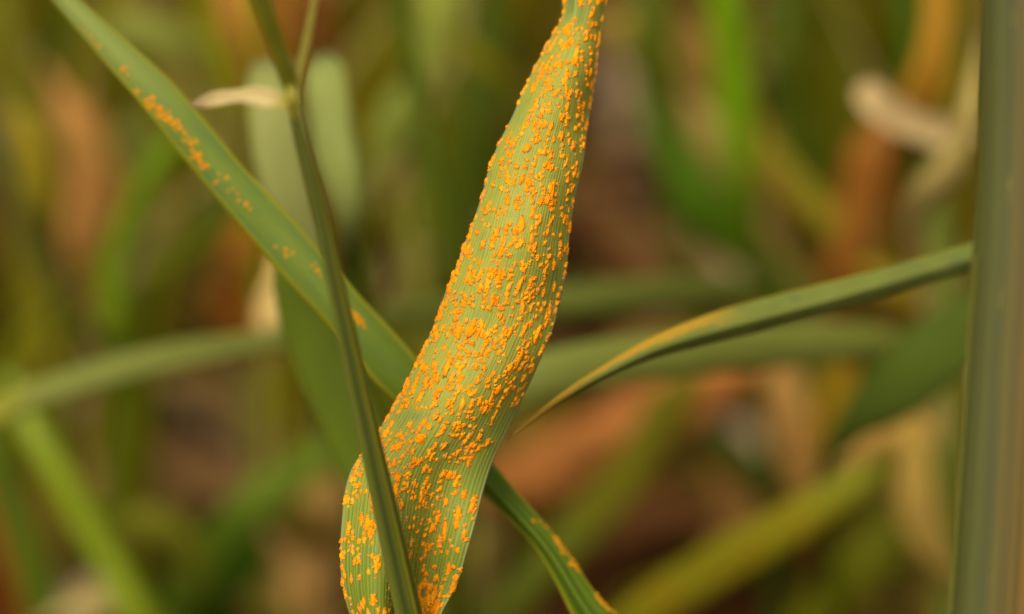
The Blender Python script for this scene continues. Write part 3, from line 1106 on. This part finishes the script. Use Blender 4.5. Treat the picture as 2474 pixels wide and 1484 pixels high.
# ---- thick sheathed stem at the right edge
rs = empty('sheathed_stem', Vector((P(2420, 1500, .338)[0] - .002, P(2420, 1500, .338)[1] + .012, 0)),
           'thick grey-green stem with yellow-ochre ribs along one side, standing upright', 'stem')
RS_C = [(2500, -500, 200, 0.3220), (2492, -250, 214, 0.3232), (2486, 0, 226, 0.3245), (2480, 300, 228, 0.3260), (2468, 620, 236, 0.3276), (2452, 900, 244, 0.3290), (2434, 1200, 248, 0.3305), (2416, 1490, 252, 0.3320), (2400, 1700, 254, 0.3331)]
rs_rows = px_path(RS_C)
rs_rows = [list(np.array(rs_rows[0][:3]) + np.array((.001, -.01, .06))) + [.003]] + rs_rows + [[rs.location[0], rs.location[1], -.004, .0058]]
RSM = stem_mat('sheathed_stem', [(0, (84, 76, 24)), (.24, (104, 100, 44)), (.30, (86, 85, 35)), (.36, (78, 77, 31)), (.40, (88, 86, 36)), (.43, (80, 78, 30)), (.462, (88, 80, 30)), (.474, (108, 88, 32)), (.484, (80, 70, 24)), (.496, (108, 88, 34)),
                                 (.506, (78, 66, 20)), (.52, (120, 92, 32)), (.535, (88, 70, 20)), (.56, (130, 96, 30)), (.60, (100, 76, 20)), (1, (84, 76, 24))], .6, 9, .34, (128, 106, 38))
tube('sheath', rs_rows, RSM, rs, 56, 90, ((105, .012, 2.5), (98, .02, 2.5), (92, .02, 3), (84, .03, 3), (72, .03, 4)), .62, ragged=.006)
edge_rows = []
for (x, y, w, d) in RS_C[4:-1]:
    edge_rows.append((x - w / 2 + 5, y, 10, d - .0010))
blade('sheath_edge_highlight', edge_rows, leaf_mat('sheath_edge_highlight', (118, 114, 52), veins=3, transl=.3), None, root=False, parent=rs, cup=.5, n=60, m=7)  # edge highlight of the sheath, put in as a pale coloured strip

# ---- narrow curled leaf with a dried tip, right
blade('curled_leaf', [(1226, 1062, 4, 0.3575), (1290, 1010, 10, 0.3595), (1370, 953, 17, 0.3620), (1480, 890, 30, 0.3650), (1580, 842, 48, 0.3670), (1700, 803, 66, 0.3700), (1850, 762, 76, 0.3730), (2010, 720, 76, 0.3750),
                      (2180, 672, 70, 0.3770), (2340, 625, 66, 0.3785), (2440, 600, 64, 0.3795), (2560, 610, 60, 0.3810)],
      leaf_mat('curled_leaf', (122, 126, 60), patch=(92, 108, 66), patch_at=(.5, .7), margin=(160, 144, 50), margin_w=.06, veins=8, vein=.2,
               start=(160, 104, 36), start_at=(.08, .20), transl=.16, spots=(150, 130, 30), rim=((204, 148, 62), .60, .76, .10, .42)),
      'narrow curled green leaf with a thin dried tan tip, reaching from the sheathed stem', 'leaf', cup=.1, fold=1.0, tilt=-8, twist=-46, n=110, m=17, drift=.02, ragged=.05, crinkle=.05)

# ---- leaves a little way behind
def LM(col, **kw):
    return leaf_mat('leaf', col, **{'k': 1.1, **kw})


blade('grass_leaf', [(690, 600, 40, 0.395), (705, 670, 92, 0.396), (735, 760, 130, 0.398), (800, 920, 148, 0.400), (860, 1060, 150, 0.402), (915, 1200, 140, 0.404), (960, 1400, 120, 0.409), (985, 1560, 100, .40)],
      LM((104, 116, 40), margin=(118, 124, 52), margin_w=.06, veins=8), 'broad deep green leaf hanging below the slanting one, behind the slim stem', cup=.35, tilt=8)
blade('sage_leaf', [(646, 150, 78, 0.417), (654, 185, 110, 0.414), (664, 300, 120, 0.412), (682, 420, 118, 0.412), (720, 520, 94, 0.414), (770, 640, 60, 0.417), (850, 900, 50, 0.432), (930, 1300, 46, 0.452), (960, 1560, 40, 0.472)],
      LM((156, 153, 84), veins=6, end=(92, 112, 34), end_at=(.28, .36)), 'pale sage leaf standing behind the slim stem, on the dry bract side', cup=.3, tilt=-6)
blade('sage_leaf', [(773, 138, 70, 0.424), (782, 175, 100, 0.420), (794, 300, 107, 0.417), (815, 400, 103, 0.416), (836, 480, 73, 0.417), (842, 540, 56, 0.420), (850, 640, 56, 0.432), (880, 900, 50, 0.442), (950, 1300, 40, 0.462), (970, 1560, 40, 0.482)],
      LM((148, 150, 78), veins=6, end=(74, 92, 20), end_at=(.28, .33)), 'pale sage leaf with a rounded bend, standing on the far side of the slim stem', cup=.3, tilt=10)
blade('grass_leaf', [(-90, 1050, 70, .44), (0, 985, 74, .44), (150, 930, 74, .44), (300, 885, 74, .44), (450, 852, 68, .442), (600, 828, 56, .446), (720, 812, 50, .45), (840, 800, 40, .455), (960, 900, 40, .47), (1000, 1200, 40, .49), (1010, 1540, 40, .52)],
      LM((124, 124, 58), veins=6, start=(150, 142, 46), start_at=(.03, .1), end=(100, 100, 30), end_at=(.36, .5)), 'sage green leaf lying level across the gap, ending in a yellow knob', cup=.4, tilt=-20, n=70)
blade('grass_leaf', [(2215, 846, 14, .47), (2190, 838, 66, .462), (2080, 832, 92, .455), (1880, 838, 106, .445), (1640, 858, 112, .435), (1440, 885, 118, .43), (1290, 920, 112, .428), (1180, 980, 100, .43), (1080, 1120, 90, .435), (1020, 1320, 80, .45), (1000, 1560, 60, .47)],
      LM((134, 134, 62), veins=7, end=(134, 136, 66), end_at=(.3, .6)), 'wide pale olive leaf with a blunt end, just under the curled leaf', cup=.3, tilt=-16, n=70)
blade('grass_leaf', [(1850, 690, 30, .49), (1780, 702, 66, .485), (1600, 712, 84, .475), (1380, 728, 84, .47), (1150, 745, 76, .475), (960, 765, 62, .485), (870, 790, 40, .49), (850, 900, 40, .5), (870, 1200, 40, .52), (900, 1540, 40, .55)],
      LM((104, 106, 46), veins=6), 'dull grey-green leaf running level behind the middle of the rusted leaf', cup=.3, tilt=-14, n=70)
blade('grass_leaf', [(2520, 640, 40, .43), (2440, 720, 100, .435), (2330, 800, 150, .44), (2220, 880, 176, .445), (2130, 960, 150, .452), (2060, 1020, 90, .46), (2010, 1090, 50, .47), (2000, 1300, 40, .52), (1990, 1540, 40, .57)],
      LM((86, 98, 38), veins=7), 'broad dark green leaf slanting down beside the sheathed stem', cup=.25, tilt=12)

# ---- soft shapes farther back: green
def far(pts, col, label, name='grass_leaf', cat='leaf', **kw):
    mk = {k: kw.pop(k) for k in list(kw) if k in ('end', 'end_at', 'start', 'start_at', 'patch', 'patch_at', 'margin', 'margin_w', 'transl', 'vein', 'rim')}
    dry = name.startswith('dry')
    if dry:
        col = (col[0], col[1], col[2] + (9 if col[2] < col[0] * .40 else 0))
        kw.setdefault('crinkle', .22)
        kw.setdefault('ragged', .10)
        kw.setdefault('head', (.007, .001))
        mk.setdefault('patch', tuple(int(x * .62) for x in col))
    else:
        kw.setdefault('ragged', .04)
    return blade(name, pts, leaf_mat(name, col, veins=6, k=1.2 if dry else 1.42, **mk), label, cat, **kw)


far([(1745, -60, 80, 0.525), (1762, 100, 92, 0.531), (1776, 250, 88, 0.537), (1788, 390, 70, 0.543), (1810, 560, 50, 0.556), (1850, 900, 50, 0.574), (1880, 1540, 40, 0.587)], (114, 146, 0),
    'vivid green upright leaf behind the upper gap', head=True, transl=.3, end=(70, 66, 4), end_at=(.3, .42))
far([(1560, 250, 40, 0.550), (1620, 360, 90, 0.553), (1700, 480, 110, 0.556), (1790, 590, 100, 0.562), (1880, 690, 60, 0.568), (1960, 900, 50, 0.581), (2000, 1540, 40, 0.593)], (68, 94, 0),
    'dark green leaf slanting under the vivid green one')
far([(1960, -60, 150, 0.574), (2010, 80, 170, 0.581), (2030, 230, 140, 0.587), (2040, 400, 100, 0.593), (2050, 700, 60, 0.605)], (96, 92, 2), 'olive leaf high up between the vivid green leaf and the dry straw', head=True)
far([(2180, -60, 60, 0.543), (2195, 60, 66, 0.546), (2200, 200, 60, 0.550), (2210, 500, 60, 0.562), (2215, 800, 50, 0.574)], (60, 82, 2), 'deep green leaf beside the tall dry straw', head=True)
far([(1830, 330, 50, 0.543), (1900, 420, 64, 0.543), (2000, 530, 72, 0.543), (2100, 620, 66, 0.546), (2180, 700, 50, 0.556), (2240, 900, 40, 0.574)], (120, 104, 26), 'olive leaf crossing in front of the orange dead leaf')
far([(2240, 460, 80, 0.500), (2260, 600, 90, 0.500), (2275, 800, 90, 0.503), (2280, 1100, 80, 0.509), (2285, 1540, 70, 0.519)], (108, 112, 46), 'dim green leaf upright close behind the sheathed stem', tilt=10)
far([(1055, -80, 80, 0.512), (1058, 20, 92, 0.512), (1045, 120, 90, 0.516), (1020, 210, 62, 0.519), (1000, 300, 40, 0.525), (1010, 700, 40, 0.543), (1030, 1200, 40, 0.562)], (134, 136, 60),
    'pale green leaf tip high up beside the narrow green stalk', head=True)
far([(990, 200, 40, 0.519), (968, 260, 84, 0.519), (935, 340, 88, 0.522), (905, 410, 50, 0.525), (890, 560, 40, 0.537), (900, 1000, 40, 0.550), (930, 1540, 40, 0.562)], (118, 122, 52), 'greyish green drooping leaf left of the narrow green stalk')
far([(1075, 80, 26, 0.537), (1120, 120, 56, 0.537), (1180, 158, 50, 0.537), (1230, 200, 26, 0.540), (1260, 500, 26, 0.556), (1270, 1000, 30, 0.574)], (122, 110, 16), 'short yellowish leaf poking out beside the rusted leaf top')
tube('green_stalk', px_path([(940, -200, 40, 0.460), (958, 0, 44, 0.465), (985, 120, 46, 0.470), (1015, 260, 48, 0.475), (1045, 420, 50, 0.480), (1075, 560, 52, 0.485), (1105, 680, 50, 0.490), (1130, 900, 46, 0.500), (1120, 1300, 46, 0.519)]) +
     [list(P(1110, 1700, .58)[:2]) + [-.004, .001]], stem_mat('green_stalk', [(0, (84, 98, 4)), (.5, (92, 104, 8)), (1, (84, 98, 4))]), None, 16, 50,
     label='narrow green stalk leaning behind the rusted leaf', cat='stem')
far([(470, -60, 30, 0.500), (505, 60, 38, 0.503), (540, 180, 44, 0.506), (570, 280, 40, 0.509), (600, 420, 36, 0.519), (640, 800, 40, 0.537), (660, 1300, 40, 0.562)], (124, 118, 8), 'yellow-olive grass leaf beside the upper dry reddish leaf', head=True)
far([(250, 60, 40, 0.531), (310, 70, 84, 0.531), (400, 92, 90, 0.531), (480, 120, 70, 0.534), (550, 190, 44, 0.540), (600, 500, 40, 0.556), (620, 1000, 40, 0.574)], (118, 118, 52), 'muted sage leaf arching between the slanting leaf and the slim stem')
far([(440, 315, 24, 0.512), (400, 362, 46, 0.512), (360, 425, 52, 0.512), (315, 505, 50, 0.516), (285, 590, 54, 0.519), (272, 690, 60, 0.522), (282, 800, 64, 0.525), (290, 880, 60, 0.531), (280, 1100, 50, 0.543), (270, 1540, 40, 0.556)], (100, 124, 0),
    'bright green curved leaf below the slanting leaf', end=(92, 98, 10), end_at=(.3, 0.450), transl=.3)
far([(600, 440, 60, 0.531), (530, 505, 110, 0.531), (450, 600, 120, 0.534), (385, 690, 110, 0.537), (350, 790, 90, 0.543), (345, 950, 70, 0.550), (330, 1540, 50, 0.568)], (78, 78, 16), 'dark olive leaf leaning under the slanting leaf', head=(.02, .01))
far([(290, 300, 40, 0.550), (320, 330, 76, 0.550), (345, 390, 60, 0.553), (350, 480, 40, 0.556), (350, 900, 40, 0.574)], (98, 100, 42), 'small grey-green leaf stub under the slanting leaf')
tube('green_stalk', px_path([(20, 900, 40, 0.500), (60, 1000, 62, 0.500), (120, 1105, 74, 0.500), (190, 1230, 78, 0.503), (262, 1350, 80, 0.506), (340, 1490, 84, 0.509), (400, 1600, 84, 0.519)]) + [list(P(470, 1780, .60)[:2]) + [-.004, .002]],
     stem_mat('lime_stalk', [(0, (126, 142, 0)), (.5, (138, 150, 0)), (1, (126, 142, 0))]), None, 16, 40, label='stout lime green stalk leaning below the level sage leaf', cat='stem')
far([(-60, 960, 60, 0.525), (-20, 1080, 76, 0.525), (20, 1200, 80, 0.528), (65, 1340, 80, 0.531), (110, 1490, 80, 0.534), (150, 1620, 70, 0.543)], (76, 90, 18), 'dark green leaf beside the stout lime stalk', head=True)
far([(850, 1020, 50, 0.519), (800, 1082, 84, 0.519), (700, 1150, 96, 0.522), (610, 1222, 100, 0.525), (530, 1310, 104, 0.531), (460, 1410, 100, 0.537), (400, 1510, 90, 0.543)], (92, 106, 36), 'muted green leaf slanting down towards the stout lime stalk', end=(62, 78, 8), end_at=(.3, .6))
far([(690, 1190, 40, 0.543), (640, 1240, 110, 0.543), (600, 1330, 110, 0.546), (540, 1440, 90, 0.550), (500, 1540, 80, 0.556)], (58, 84, 2), 'dark green leaf under the muted slanting one')
far([(300, 1250, 30, 0.525), (350, 1258, 70, 0.525), (420, 1282, 76, 0.528), (470, 1330, 50, 0.531), (480, 1420, 44, 0.537), (470, 1540, 44, 0.550)], (110, 106, 34), 'short olive leaf tip beside the stout lime stalk')
far([(1680, 900, 50, 0.519), (1620, 980, 88, 0.522), (1555, 1085, 98, 0.525), (1470, 1200, 100, 0.528), (1370, 1310, 96, 0.531), (1270, 1410, 90, 0.534), (1180, 1510, 84, 0.537), (1120, 1620, 70, 0.550)], (104, 96, 18),
    'olive leaf slanting across the reddish fallen leaf', end=(92, 98, 34), end_at=(.3, .6))
far([(2160, 1110, 40, 0.470), (2080, 1160, 70, 0.470), (1960, 1235, 94, 0.472), (1850, 1300, 108, 0.475), (1720, 1375, 116, 0.480), (1610, 1445, 116, 0.485), (1520, 1520, 110, 0.490), (1440, 1600, 90, 0.500)], (130, 118, 24),
    'yellowing leaf with an orange flush slanting low across the corner', patch=(140, 92, 10), start=(116, 114, 34), start_at=(.1, 0.300), tilt=-10)
far([(2210, 1180, 40, 0.537), (2170, 1270, 110, 0.540), (2080, 1370, 130, 0.543), (1990, 1460, 110, 0.550), (1930, 1540, 90, 0.556)], (98, 96, 2), 'olive green leaf low down beside the pale dry straw')
far([(860, 470, 14, 0.440), (880, 520, 50, 0.442), (895, 560, 62, 0.445), (900, 600, 40, 0.450), (890, 800, 36, 0.480), (900, 1300, 36, 0.519)], (132, 126, 42), 'small yellow-green leaf fold beside the sage leaf')
far([(10, -60, 60, 0.562), (30, 100, 76, 0.562), (60, 300, 80, 0.565), (70, 520, 70, 0.568), (60, 760, 60, 0.574), (50, 1100, 50, 0.587)], (98, 92, 12), 'tall olive leaf at the far side of the slanting leaf', head=True)
far([(150, 60, 50, 0.574), (120, 220, 90, 0.578), (110, 420, 90, 0.581), (130, 640, 80, 0.587), (150, 900, 60, 0.599)], (76, 86, 6), 'dull green leaf below the upper end of the slanting leaf', head=True)
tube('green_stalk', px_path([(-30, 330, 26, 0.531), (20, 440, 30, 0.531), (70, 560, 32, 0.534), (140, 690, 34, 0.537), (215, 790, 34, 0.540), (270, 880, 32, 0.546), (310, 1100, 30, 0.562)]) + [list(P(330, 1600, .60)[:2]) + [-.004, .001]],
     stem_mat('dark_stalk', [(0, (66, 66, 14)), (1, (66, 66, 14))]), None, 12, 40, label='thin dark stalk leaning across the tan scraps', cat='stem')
far([(1180, -40, 80, 0.562), (1175, 120, 130, 0.565), (1150, 300, 140, 0.568), (1130, 480, 120, 0.574), (1120, 700, 80, 0.581), (1110, 1000, 60, 0.587)], (68, 76, 2), 'dark green leaf shading the gap beside the rusted leaf top', head=True)
far([(1560, -60, 70, 0.562), (1570, 60, 100, 0.562), (1580, 200, 90, 0.568), (1600, 330, 60, 0.574)], (76, 84, 2), 'dim green leaf beside the top of the rusted leaf', head=True)
far([(1900, -60, 50, 0.562), (1890, 120, 80, 0.562), (1905, 260, 90, 0.568), (1950, 400, 80, 0.574), (1990, 560, 60, 0.587)], (72, 84, 18), 'dusky green leaf beside the vivid green one', head=True)

# ---- soft shapes farther back: dry and brown
far([(2262, -90, 60, 0.480), (2262, 20, 70, 0.480), (2254, 130, 78, 0.482), (2232, 220, 96, 0.485), (2205, 280, 90, 0.490), (2180, 330, 60, 0.500), (2170, 500, 40, 0.525), (2160, 800, 40, 0.562)], (170, 118, 42),
    'tall ochre dry straw beside the sheathed stem', 'dry_straw', 'straw', head=True, transl=.1)
far([(2078, 205, 25, 0.470), (2098, 228, 65, 0.468), (2140, 272, 77, 0.468), (2200, 306, 77, 0.470), (2262, 322, 75, 0.472), (2310, 318, 50, 0.475), (2380, 330, 25, 0.480)], (192, 158, 106),
    'pale cream curl of dry leaf hooked round the ochre straw', 'dry_leaf', 'leaf', root=False, head=None, cup=-.5, tilt=-15, transl=.15)
far([(2352, 175, 26, 0.450), (2344, 230, 50, 0.450), (2325, 320, 60, 0.452), (2290, 400, 84, 0.456), (2240, 460, 96, 0.462), (2210, 520, 60, 0.470), (2220, 620, 40, 0.480), (2260, 900, 40, 0.500), (2290, 1540, 40, 0.525)], (184, 156, 92),
    'pale buff dry leaf twisting down beside the sheathed stem', 'dry_leaf', 'leaf', transl=.15)
far([(2130, 300, 60, 0.537), (2110, 370, 140, 0.537), (2090, 450, 130, 0.540), (2062, 560, 100, 0.543), (2040, 660, 90, 0.546), (2025, 740, 60, 0.553), (2020, 900, 40, 0.568), (2010, 1200, 40, 0.581)], (150, 90, 38),
    'rusty orange dead leaf hanging below the cream curl', 'dry_leaf', 'leaf', transl=.2)
far([(1690, 90, 40, 0.581), (1740, 200, 90, 0.581), (1800, 330, 96, 0.584), (1840, 450, 84, 0.587), (1870, 540, 60, 0.593)], (158, 112, 52), 'tan dead leaf slanting behind the vivid green leaf', 'dry_leaf', 'leaf', transl=.1)
far([(1660, 240, 40, 0.574), (1710, 320, 90, 0.574), (1780, 440, 96, 0.578), (1830, 530, 60, 0.581)], (156, 132, 62), 'straw coloured dead leaf between the vivid green leaf and the dark green one', 'dry_leaf', 'leaf', transl=.1)
far([(1440, 60, 50, 0.599), (1520, 84, 120, 0.599), (1620, 140, 120, 0.599), (1680, 190, 60, 0.602)], (156, 126, 64), 'buff dead leaf lying high behind the rusted leaf top', 'dry_leaf', 'leaf', transl=.1)
far([(560, -80, 70, 0.543), (580, 20, 90, 0.543), (606, 110, 80, 0.546), (620, 190, 50, 0.550), (630, 400, 30, 0.568)], (176, 112, 56), 'reddish dry leaf upright beside the slim stem top', 'dry_leaf', 'leaf', head=True, transl=.1)
far([(670, -80, 50, 0.543), (684, 30, 64, 0.543), (696, 120, 60, 0.546), (700, 220, 40, 0.550), (700, 500, 30, 0.574)], (150, 92, 26), 'orange-brown dry leaf behind the slim stem top', 'dry_leaf', 'leaf', head=True, transl=.1)
far([(140, 220, 40, 0.562), (180, 290, 110, 0.562), (220, 390, 120, 0.565), (225, 480, 110, 0.568), (215, 580, 120, 0.571), (225, 680, 90, 0.578), (240, 790, 50, 0.587)], (182, 124, 66), 'tan dead leaf upright below the slanting leaf', 'dry_leaf', 'leaf', transl=.1)
far([(90, 730, 60, None), (125, 790, 140, None), (165, 870, 140, None), (190, 940, 60, None)], (160, 126, 62), 'flat tan leaf scrap lying on the soil above the level sage leaf', 'dry_leaf', 'leaf', root=False, cup=.5)
far([(600, 540, 60, 0.550), (606, 610, 150, 0.550), (598, 700, 170, 0.553), (600, 780, 150, 0.556), (620, 850, 60, 0.562)], (172, 98, 38), 'russet dead leaf curled under the slanting leaf', 'dry_leaf', 'leaf', cup=.7, transl=.1)
far([(668, 670, 30, 0.475), (664, 710, 86, 0.475), (658, 760, 104, 0.475), (655, 810, 96, 0.478), (652, 860, 40, 0.485), (660, 1100, 30, 0.519)], (238, 192, 122), 'cream flake of dry leaf standing on the level sage leaf', 'dry_leaf', 'leaf', cup=.5, transl=.15)
far([(420, 920, 40, None), (500, 935, 120, None), (600, 960, 150, None), (690, 985, 90, None)], (176, 134, 86), 'pinkish buff leaf scrap on the soil under the level sage leaf', 'dry_leaf', 'leaf', root=False, cup=.5)
far([(640, 840, 40, None), (690, 870, 90, None), (720, 930, 80, None), (730, 990, 40, None)], (168, 100, 48), 'reddish leaf scrap on the soil beside the deep green leaf', 'dry_leaf', 'leaf', root=False, cup=.5)
far([(450, 1040, 40, None), (540, 1070, 110, None), (640, 1120, 110, None), (700, 1160, 50, None)], (140, 100, 56), 'brown leaf scrap on the soil above the muted green leaf', 'dry_leaf', 'leaf', root=False, cup=.4)
far([(700, 1170, 50, 0.556), (750, 1195, 120, 0.556), (800, 1240, 110, 0.559), (830, 1300, 50, 0.562)], (180, 138, 80), 'pale tan leaf scrap beside the foot of the rusted leaf', 'dry_leaf', 'leaf', cup=.5)
far([(690, 1340, 60, 0.543), (730, 1390, 150, 0.543), (760, 1450, 160, 0.546), (790, 1520, 80, 0.550)], (188, 138, 86), 'pinkish tan dead leaf low beside the rusted leaf', 'dry_leaf', 'leaf', cup=.5)
far([(170, 1480, 40, 0.512), (230, 1462, 70, 0.512), (300, 1470, 80, 0.514), (360, 1510, 50, 0.516)], (186, 160, 96), 'pale cream scrap at the foot of the stout lime stalk', 'dry_leaf', 'leaf', cup=.5)
far([(1800, 890, 60, 0.550), (1700, 945, 130, 0.553), (1560, 1015, 150, 0.556), (1400, 1085, 150, 0.559), (1260, 1150, 140, 0.562), (1160, 1210, 80, 0.568)], (172, 104, 54), 'long reddish brown fallen leaf under the curled leaf tip', 'dry_leaf', 'leaf', root=False, cup=.35, tilt=-10, transl=.1)
far([(1880, 880, 50, 0.562), (1900, 960, 110, 0.562), (1930, 1070, 120, 0.565), (1970, 1170, 110, 0.568), (2000, 1240, 50, 0.571)], (176, 126, 76), 'pinkish tan dead leaf under the blunt olive leaf', 'dry_leaf', 'leaf', root=False, cup=.4, transl=.1)
far([(2030, 1110, 40, 0.512), (2080, 1080, 76, 0.512), (2150, 1045, 86, 0.511), (2210, 1035, 80, 0.509), (2250, 1060, 40, 0.506)], (176, 132, 72), 'buff dry leaf bridging from the pale straw to the dark green leaf', 'dry_leaf', 'leaf', root=False, cup=.4, transl=.1)
far([(2196, 1030, 40, 0.500), (2206, 1100, 76, 0.500), (2208, 1180, 88, 0.500), (2222, 1260, 92, 0.501), (2262, 1330, 80, 0.503), (2300, 1370, 50, 0.506), (2340, 1500, 40, 0.519)], (192, 152, 82), 'pale dry straw leaf curving down beside the sheathed stem', 'dry_leaf', 'leaf', cup=.4, transl=.15)
far([(2255, 1340, 50, 0.519), (2262, 1420, 90, 0.519), (2266, 1500, 90, 0.522), (2268, 1600, 70, 0.525)], (150, 108, 46), 'brown dry leaf at the foot of the sheathed stem', 'dry_leaf', 'leaf')
far([(1740, 1180, 40, 0.562), (1790, 1260, 120, 0.565), (1760, 1330, 110, 0.568), (1720, 1400, 60, 0.571)], (160, 112, 66), 'dull pinkish scrap above the yellowing leaf', 'dry_leaf', 'leaf', root=False, cup=.4)
far([(1150, 1250, 30, 0.537), (1160, 1330, 70, 0.537), (1150, 1420, 80, 0.540), (1130, 1510, 60, 0.543)], (158, 132, 62), 'straw yellow dead leaf just behind the foot of the rusted leaf', 'dry_leaf', 'leaf')

# ---- a few more soft shapes between
far([(40, 260, 30, .53), (70, 330, 60, .53), (92, 410, 66, .532), (100, 490, 50, .535), (104, 640, 36, .55), (110, 1000, 36, .57)], (142, 120, 40), 'yellowish tan leaf hanging beside the tall olive leaf', tilt=8)
far([(596, -60, 20, .49), (602, 20, 24, .49), (616, 100, 26, .492), (634, 190, 24, .496), (650, 300, 22, .505), (680, 700, 26, .53), (700, 1200, 30, .56)], (146, 136, 4), 'thin yellow grass leaf beside the slim stem top', head=True)
far([(750, -80, 50, .55), (765, 20, 64, .55), (776, 100, 60, .552), (784, 180, 40, .556), (790, 400, 30, .57)], (128, 66, 16), 'dark russet dry leaf behind the pale branch of the slim stem', 'dry_leaf', 'leaf', head=True, transl=.1)
far([(2080, 640, 30, .52), (2150, 680, 60, .52), (2230, 725, 66, .522), (2300, 790, 60, .526), (2340, 900, 40, .535), (2360, 1300, 36, .56)], (142, 118, 30), 'yellow-olive leaf sinking behind the curled leaf')
far([(2040, 850, 30, .55), (2028, 920, 64, .55), (2006, 1010, 70, .552), (1990, 1110, 56, .556), (1985, 1300, 40, .57)], (136, 100, 10), 'ochre leaf upright beside the broad dark green one')
far([(1735, 1030, 24, .54), (1775, 1090, 60, .54), (1830, 1160, 66, .543), (1870, 1230, 40, .55), (1880, 1400, 34, .56)], (58, 70, 2), 'small dark green sprig above the yellowing leaf')
far([(-40, 1180, 30, .55), (-10, 1280, 60, .55), (18, 1390, 66, .552), (40, 1500, 60, .556), (60, 1600, 50, .56)], (128, 64, 18), 'russet dry leaf leaning outside the dark green leaf', 'dry_leaf', 'leaf', transl=.1)
tube('dark_spindle', px_path([(395, 950, 10, .60), (425, 985, 40, .60), (470, 1030, 48, .602), (540, 1080, 34, .604), (610, 1120, 10, .607)]),  # blackish tube tapering towards both ends
     stem_mat('dark_spindle', [(0, (58, 44, 34)), (1, (58, 44, 34))], .8), None, 10, 24, label='blackish twig lying under the level sage leaf', cat='spindle')
